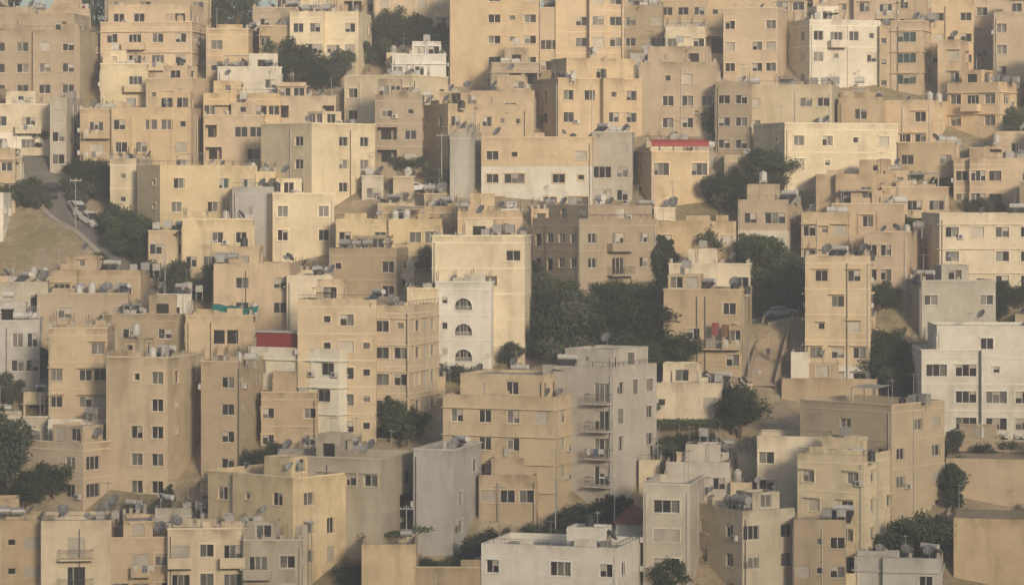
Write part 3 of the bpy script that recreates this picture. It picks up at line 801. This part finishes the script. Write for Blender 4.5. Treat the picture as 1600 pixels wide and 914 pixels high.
for t in [(118,286,40),(138,302,54),(158,307,54),(128,308,40,'w'),(168,318,50),(148,300,46,'w'),(65,235,38,'r'),(40,325,38,'w'),(25,328,34,'w'),(50,322,34,'r'),(58,334,26,'w'),
 (180,368,46),(202,394,62),(222,404,60),(190,380,54),(210,402,50,'w'),(172,352,42),(228,415,48),(198,372,50,'w'),(245,432,38,'w'),(275,454,54),(262,442,44,'w'),(292,456,40),(252,425,34),(325,475,56,'r'),(150,425,22,'w'),
 (452,132,66),(432,118,52),(482,132,52),(530,137,54),(465,138,50,'w'),(500,140,42,'w'),(515,136,36),(602,74,54),(625,76,60),(650,78,52),(690,78,38),(612,78,46,'w'),(668,80,38,'w'),(590,102,36,'w'),
 (350,32,44,'t'),(372,44,54),(132,46,60,'t'),(152,38,54,'r'),(482,32,46),(20,30,44,'t'),(105,25,38,'r'),(340,45,46),(250,60,24,'r'),
 (1115,215,46),(1142,205,38),(1185,300,62),(1208,302,62),(1195,298,50),(1125,332,58),(1148,328,56),(1110,402,50),(1135,325,44,'w'),(1035,442,66,'t'),(1046,442,60,'t'),(1040,470,40),
 (1170,425,52),(1195,445,66),(1220,470,76),(1240,472,84),(1192,482,42),(1205,430,54),(1180,410,40),(1160,400,34),(835,462,50),(850,472,44,'w'),(870,475,38,'w'),
 (862,500,46,'w'),(882,512,62,'w'),(905,505,44,'w'),(990,482,42,'w'),(962,484,42,'w'),(1015,485,38,'w'),(870,565,76),(905,568,90),(945,566,86),(985,562,90),(1018,562,84),(1045,592,62),(1066,592,66),(1003,585,50,'w'),(930,568,70),(858,562,56),(1028,590,56,'w'),(965,566,66,'w'),(890,575,56,'w'),(1050,560,50),
 (608,690,64,'t'),(625,700,66),(642,690,52),(600,668,46),(798,577,40),(1145,678,64),(1156,682,76),(1138,655,46),(1150,650,40,'w'),
 (1380,602,76),(1402,587,66),(1400,632,56),(1385,484,42),(1422,622,52),(1375,560,44,'w'),(1370,484,34,'w'),(1490,802,70,'t'),(1490,718,44),(1500,770,52),(1545,722,32,'w'),(1577,716,32,'w'),(1515,750,38,'w'),(1480,780,50),
 (1440,890,82),(1412,880,52),(1468,878,66),(1045,930,54),(1375,868,34,'w'),(1582,218,46),(1565,212,36),(1395,364,38),(1410,368,30),(1545,332,26,'w'),(1525,335,24,'w'),(1562,502,56,'t'),(668,424,38,'r'),
 (5,775,110),(22,745,60),(58,774,42,'w'),(88,776,50,'w'),(35,792,40,'w'),(110,772,34,'w'),(265,794,34,'t'),(10,640,54,'r'),(70,600,50,'t'),(0,700,60),
 (570,922,46,'w'),(592,922,42),(665,905,44),(732,896,56),(690,895,34,'w'),(545,922,34,'w'),
 (860,838,40),(884,834,46),(906,828,46),(930,820,40),(955,812,42),(972,806,36),(765,852,46),(792,844,38),(840,850,36,'w'),(1062,704,28,'w'),(1040,708,26,'w'),(1100,700,28,'w'),(420,735,40,'w'),(395,738,34,'w'),(1590,480,34,'w'),(600,255,34,'w'),(640,275,30,'w'),(690,290,30,'w'),(1010,655,30,'w'),(690,430,30),(1260,330,30),(1330,235,26),(540,240,24),(1420,290,26,'w'),(1340,310,24,'w'),(860,200,22,'w'),(730,600,30,'w'),(300,600,34,'w'),(1430,350,28,'w'),(1480,300,26,'w'),(1575,360,28,'w'),(1270,480,30,'w'),(380,470,30,'w'),(560,600,30,'w')]:
    tree(*t)
def pergola(px,py,Lpx,ang=0):
    x,y,z=ground(px,py); ppm=F/y; L=Lpx/ppm; bb=Buf(); r=random.Random(int(px))
    for i in range(4):
        for j in(0,2.2): bb.tube((L*i/3,j,-1),(L*i/3,j,2.5),.05,.05,6,0)
    for j in(0,1.1,2.2): bb.tube((0,j,2.5),(L,j,2.5),.04,.04,5,0)
    for i in range(int(L*420)):
        p=Vector((r.uniform(-.3,L+.3),r.uniform(-.4,2.6),2.55+r.gauss(0,.16)-max(0,r.gauss(0,.3))*(r.random()<.4)))
        a=Vector((r.gauss(0,1),r.gauss(0,1),r.gauss(0,1))).normalized(); e=a.orthogonal().normalized(); s=r.uniform(.08,.16)
        bb.face([p-a*s,p-e*s*.6,p+a*s,p+e*s*.6],1)
    obj('vine_pergola',bb.mesh('vine_pergola',[M_METAL,M_VINE]),(x,y,z),ang)
pergola(562,872,68);pergola(650,862,62);pergola(1030,695,95);pergola(1032,735,62)
# ------------------------------------------------------------------ infill houses in the remaining gaps
CS=8
cov={}
def mark(x0,x1,yt,yb,val=None):
    for i in range(int(x0//CS),int(x1//CS)+1):
        for j in range(int(yt//CS),int(yb//CS)+1):
            v=yb if val is None else val
            if val is not None or cov.get((i,j),-5)<v: cov[(i,j)]=v
for r in RECTS: mark(r[0]+3,r[1]-6,r[2]+3,r[3]-6)
RES=[(-20,135,345,420),(40,100,240,345),(90,175,300,395),(140,235,350,435),(1178,1245,498,690),(860,1010,800,860),(0,70,205,235),(820,1040,470,580),(1130,1170,640,700),(1175,1250,470,505)]
def blocked(i,j):
    x=i*CS;y=j*CS
    return any(a<=x<=b_ and c<=y<=d for a,b_,c,d in RES)
fr=random.Random(5); nf=0
for yb in range(70,960,12):
    for x0 in range(-60,1640,12):
        for (w,h) in ((130,70),(100,90),(90,55),(64,80),(60,45),(44,60),(36,36)):
            yt=yb-h; ok=True;free=0;tot=0
            for i in range(int(x0//CS),int((x0+w)//CS)+1):
                for j in range(int(yt//CS),int(yb//CS)+1):
                    c=cov.get((i,j)); tot+=1
                    if c is None:
                        if blocked(i,j): ok=False;break
                        free+=1
                    elif c<=yb+4: ok=False;break
                if not ok: break
            if ok and free>.22*tot:
                sp=fr.random()<.4
                b(x0+fr.uniform(0,4),(x0+w*fr.choice((.3,.7,.8)) if sp and w>60 else N),x0+w-1,yt+fr.uniform(0,5),yb,fr.choice('ttpbgokccgwc'),name='apartment_building' if h>60 else 'house',dens=1.2)
                mark(x0,x0+w,yt,yb); nf+=1; break
print('infill',nf)
for side in (-1,1):
    for i in range(5):
        for yb in range(60,960,85):
            w=fr.uniform(95,140); c=800+side*(870+i*150)+fr.uniform(-15,15)
            b(c-w/2,c+w*fr.choice((.2,.35)),c+w/2,yb-fr.uniform(90,150),yb,fr.choice('ttpbcokcrw'),dens=.5)
# ------------------------------------------------------------------ ground sheet
def axis(segs):
    out=[]
    for a,b_,s in segs:
        n=max(1,int(round((b_-a)/s)))
        out+= [a+(b_-a)*i/n for i in range(n)]
    return out+[segs[-1][1]]
xs=axis([(-5000,-1000,800),(-1000,-160,60),(-160,-100,8),(-100,100,1.6),(100,160,8),(160,1000,60),(1000,5000,800)])
ys=axis([(-1500,-300,200),(-300,0,20),(0,230,23),(230,290,5),(290,460,1.6),(460,560,10),(560,1200,80),(1200,8000,850)])
V=[(x,y,terr(x,y)) for y in ys for x in xs]; nx=len(xs)
Fc=[(j*nx+i,j*nx+i+1,(j+1)*nx+i+1,(j+1)*nx+i) for j in range(len(ys)-1) for i in range(nx-1)]
me=bpy.data.meshes.new('hillside_ground'); me.from_pydata(V,[],Fc); me.materials.append(M_GROUND)
for p in me.polygons: p.use_smooth=True
obj('hillside_ground',me)
def road_mesh(Q,w,name):
    bb=Buf();
    def side(i,o,h=0):
        a=Q[max(i-1,0)];c=Q[min(i+1,len(Q)-1)];d=(c-a);d.z=0;d.normalize();n=Vector((-d.y,d.x,0))
        p=Q[i]+n*o; return (p.x,p.y,Q[i].z+h)
    hw=w/2
    prof=[(-hw-.9,-.5,1),(-hw-.9,.16,1),(-hw-.02,.16,1),(-hw,.04,0),(hw,.04,0),(hw+.02,.16,1),(hw+.9,.16,1),(hw+.9,-.5,1)]
    for i in range(len(Q)-1):
        for k in range(len(prof)-1):
            o0,h0,_=prof[k];o1,h1,_=prof[k+1]
            m=0 if k==3 else 1
            bb.face([side(i,o0,h0),side(i,o1,h1),side(i+1,o1,h1),side(i+1,o0,h0)],m)
    obj(name,bb.mesh(name,[M_ASPH,M_KERB]))
road_mesh(ROAD1,4.6,'hill_road'); road_mesh(ROAD2,5.5,'street'); road_mesh(ROAD3,4.5,'parking_lane')
def stairs(pa,pb,w):
    A=Vector(ground(*pa));Z=Vector(ground(*pb)); bb=Buf()
    L=math.hypot(Z.x-A.x,Z.y-A.y); n=int(L/.36); d=Vector(((Z.x-A.x)/L,(Z.y-A.y)/L,0)); nn=Vector((-d.y,d.x,0))
    for i in range(n):
        p=A+d*(L*i/n); q=A+d*(L*(i+1)/n); z=A.z+(Z.z-A.z)*(i+1)/n+.25
        z0=z-(Z.z-A.z)/n
        a,b1,c,e=p+nn*w,p-nn*w,q-nn*w,q+nn*w
        bb.face([(a.x,a.y,z0),(b1.x,b1.y,z0),(b1.x,b1.y,z),(a.x,a.y,z)]); bb.face([(a.x,a.y,z),(b1.x,b1.y,z),(c.x,c.y,z),(e.x,e.y,z)])
    for s in(-1,1):
        P=[A+nn*(w*s),A+nn*((w+.3)*s),Z+nn*((w+.3)*s),Z+nn*(w*s)]
        T=[(p.x,p.y,p.z+1.1) for p in P];Bm=[(p.x,p.y,p.z-2) for p in P]
        bb.face(T,0)
        for i in range(4): j=(i+1)%4; bb.face([Bm[i],Bm[j],T[j],T[i]],0)
    obj('outdoor_staircase',bb.mesh('outdoor_staircase',[M_PLAST]),color=(.36,.29,.21))
    return A,Z,d
sA,sZ,sd_=stairs((1190,606),(1216,506),1.6)
# ------------------------------------------------------------------ pedestrian on the steps
def pedestrian(loc,rot):
    e=bpy.data.objects.new('pedestrian',None); e.location=loc; e.rotation_euler=(0,0,rot); COL.objects.link(e)
    def skin(name,vs,es,rs,mat):
        me=bpy.data.meshes.new(name); me.from_pydata(vs,es,[]); o=bpy.data.objects.new(name,me); COL.objects.link(o); o.parent=e
        m=o.modifiers.new('s','SKIN'); 
        for i,r in enumerate(rs): me.skin_vertices[0].data[i].radius=r if isinstance(r,tuple) else (r,r)
        me.skin_vertices[0].data[0].use_root=True
        s=o.modifiers.new('d','SUBSURF'); s.levels=s.render_levels=1
        me.materials.append(mat)
    skin('trousers',[(0,0,.95),(.1,0,.9),(.11,-.12,.5),(.11,.0,.09),(.11,-.16,.05),(-.1,0,.9),(-.1,.12,.5),(-.1,.28,.12),(-.1,.14,.04)],
         [(0,1),(1,2),(2,3),(3,4),(0,5),(5,6),(6,7),(7,8)],[(.15,.11),.09,.065,.05,.04,.09,.065,.05,.04],M_CLOTH)
    skin('shirt',[(0,0,1.0),(0,0,1.2),(0,0,1.4),(.19,0,1.42),(.25,.06,1.15),(.24,-.06,.93),(-.19,0,1.42),(-.25,-.06,1.15),(-.24,-.18,.97)],
         [(0,1),(1,2),(2,3),(3,4),(4,5),(2,6),(6,7),(7,8)],[(.15,.11),(.16,.11),(.17,.11),.06,.045,.035,.06,.045,.035],M_CLOTH)
    bb=Buf(); 
    for k,(z0,z1,a,b1) in enumerate(((1.42,1.5,.055,.05),(1.5,1.56,.05,.08),(1.56,1.64,.08,.085),(1.64,1.7,.085,.075),(1.7,1.74,.075,.03))): bb.tube((0,0,z0),(0,0,z1),a,b1,12,0 if k<3 else 1,True)
    bb.box((0,-.09,1.58),(.025,.04,.04),0); bb.box((.085,0,1.59),(.02,.03,.05),0); bb.box((-.085,0,1.59),(.02,.03,.05),0)
    for hx,hy,hz in((.24,-.07,.87),(-.24,-.2,.91)):
        bb.box((hx,hy,hz),(.035,.08,.09),0)
        for f in range(4): bb.tube((hx,hy-.03+.02*f,hz-.04),(hx*.97,hy-.035+.02*f,hz-.11+.01*abs(f-1.5)),.009,.008,5,0,True)
        bb.tube((hx,hy-.04,hz),(hx*.95,hy-.075,hz-.05),.01,.009,5,0,True)
    obj('head_and_hands',bb.mesh('head_and_hands',[M_SKIN,M_BLACK]),parent=e)
p=sA.lerp(sZ,.38); pedestrian((p.x,p.y,p.z+.28),.4)
# ------------------------------------------------------------------ vehicles
def car_mesh(kind):
    bb=Buf(); W=.84
    if kind=='pickup': low=[(-2.45,.35),(-2.45,.95),(-.5,.98),(-.45,1.0),(.95,1.0),(2.3,.9),(2.4,.65),(2.4,.35)]; cab=[(-.45,.99),(-.35,1.65),(.5,1.68),(1.15,1.0)]
    else: low=[(-2.1,.35),(-2.15,.7),(-2.05,.95),(-1.3,1.0),(1.0,.95),(2.0,.8),(2.12,.6),(2.1,.35)]; cab=[(-1.75,.97),(-1.1,1.42),(.3,1.45),(1.1,.94)]
    n=len(low)
    def yy(z): return W*(1 if z>.5 else .95)
    for s in(-1,1): bb.face([(x,s*yy(z),z) for x,z in low],0)
    for i in range(n):
        (x,z),(x2,z2)=low[i],low[(i+1)%n]; bb.face([(x,-yy(z),z),(x,yy(z),z),(x2,yy(z2),z2),(x2,-yy(z2),z2)],0)
    T=.66
    c=[(x,(.8 if z<1.2 else T),z) for x,z in cab]
    for s in(-1,1):
        bb.face([(x,s*y,z) for x,y,z in c],0)
        m=[sum(q[0] for q in c)/4,0,sum(q[2] for q in c)/4]
        bb.face([(m[0]+(x-m[0])*.84,s*(y+.012),m[2]+(z-m[2])*.72) for x,y,z in c],1)
    for i,mm in((0,1),(1,0),(2,1)):
        (x,y,z),(x2,y2,z2)=c[i],c[i+1]; bb.face([(x,-y,z),(x,y,z),(x2,y2,z2),(x2,-y2,z2)],mm)
    if kind=='pickup':
        for s in(-1,1): bb.box((-1.45,s*.8,1.12),(1.9,.07,.3),0)
        bb.box((-2.4,0,1.12),(.07,1.6,.3),0); bb.box((-1.45,0,.99),(1.8,1.5,.02),2)
    for x in(-1.35,1.35):
        for s in(-1,1): bb.tube((x,s*.62,.33),(x,s*.88,.33),.33,.33,14,2,True); bb.tube((x,s*.88,.33),(x,s*.895,.33),.18,.18,10,3,True)
    for s in(-1,1):
        bb.box((2.13 if kind!='pickup' else 2.38,s*.6,.68),(.06,.32,.14),3); bb.box((-2.13 if kind!='pickup' else -2.46,s*.66,.78),(.05,.2,.16),4)
    bb.box((2.16 if kind!='pickup' else 2.42,0,.45),(.06,1.5,.16),2)
    return bb.mesh('car_'+kind,[M_PAINT,M_GLASS,M_RUBBER,M_METAL,M_RED])
CARM={'car':car_mesh('sedan'),'pickup':car_mesh('pickup')}
def car(px,py,ang,col,kind='car',name='parked_car'):
    x,y,z=ground(px,py); z=terr(x,y)+.12
    o=obj(name,CARM[kind],(x,y,z),math.radians(ang),1,color=col)
    e=1.5; dx,dy=math.cos(math.radians(ang)),math.sin(math.radians(ang))
    o.rotation_euler=(0,-math.atan2(terr(x+dx*e,y+dy*e)-terr(x-dx*e,y-dy*e),2*e),math.radians(ang))
car(80,304,100,(.04,.05,.07));car(122,330,-60,(.55,.54,.52));car(136,344,-45,(.6,.58,.55),'pickup','pickup_truck')
car(1220,492,6,(.3,.32,.34));car(648,303,8,(.5,.5,.48));car(690,912,20,(.04,.045,.05));car(862,856,25,(.1,.1,.1))
def pole(h,lamp):
    bb=Buf(); bb.tube((0,0,-1),(0,0,h),.09,.055,8,0)
    if lamp: bb.tube((0,0,h),(-1.2,0,h+.35),.04,.035,6,0); bb.box((-1.45,0,h+.36),(.6,.22,.12),1)
    else: bb.box((0,0,h-.4),(1.5,.08,.1),0); [bb.tube((i,0,h-.35),(i,0,h-.15),.04,.04,6,1) for i in(-.65,-.2,.2,.65)]
    return bb.mesh('pole',[M_METAL,M_TANKW])
PL1=pole(7.,True);PL2=pole(8.,False)
for px,py,l in((118,372,0),(46,238,0),(635,905,0),(487,925,0),(868,850,1),(780,870,0),(258,470,1),(1010,720,0),(1170,600,1),(205,330,1),(690,300,0),(330,470,0),(960,850,1)):
    x,y,z=ground(px,py); obj('street_lamp' if l else 'utility_pole',PL1 if l else PL2,(x,y,z),R.uniform(-.4,.4))
# ------------------------------------------------------------------ evening haze (thin air volume over the valley)
hm=bpy.data.materials.new('air_haze'); hm.use_nodes=True; nt=hm.node_tree; nt.nodes.clear()
vo=nt.nodes.new('ShaderNodeVolumeScatter'); vo.inputs['Density'].default_value=.00085; vo.inputs['Anisotropy'].default_value=.15; vo.inputs['Color'].default_value=(.97,.93,.87,1)
ou=nt.nodes.new('ShaderNodeOutputMaterial'); nt.links.new(vo.outputs[0],ou.inputs['Volume'])
bb=Buf(); bb.box((0,520,-10),(1500,1200,160)); hme=bb.mesh('haze',[hm]); 
obj('haze',hme)
# ------------------------------------------------------------------ world / sun / camera
EL=math.radians(15); AZ=math.radians(22)
sd=Vector((math.sin(AZ)*math.cos(EL),-math.cos(AZ)*math.cos(EL),math.sin(EL)))
w=bpy.data.worlds.new('World'); sc.world=w; w.use_nodes=True; nt=w.node_tree
sky=nt.nodes.new('ShaderNodeTexSky'); sky.sky_type='NISHITA'; sky.sun_disc=False
sky.sun_elevation=EL; sky.sun_rotation=math.atan2(sd.x,sd.y); sky.dust_density=2.5; sky.air_density=1.; sky.ozone_density=1.2
nt.links.new(sky.outputs[0],nt.nodes['Background'].inputs[0]); nt.nodes['Background'].inputs[1].default_value=.15
L=bpy.data.lights.new('sun','SUN'); L.energy=4.3; L.angle=math.radians(10.); L.color=(1,.82,.59)
lo=bpy.data.objects.new('sun',L); lo.rotation_euler=sd.to_track_quat('Z','Y').to_euler(); COL.objects.link(lo)
cam=bpy.data.cameras.new('camera'); cam.sensor_width=36; cam.lens=36*F/1600; cam.shift_y=-157/1600.; cam.clip_end=20000; cam.clip_start=1
co=bpy.data.objects.new('camera',cam); co.rotation_euler=(math.pi/2,0,0); COL.objects.link(co); sc.camera=co
sc.view_settings.view_transform='Standard'; sc.view_settings.look='None'; sc.view_settings.exposure=0
print('objects',len(bpy.data.objects))
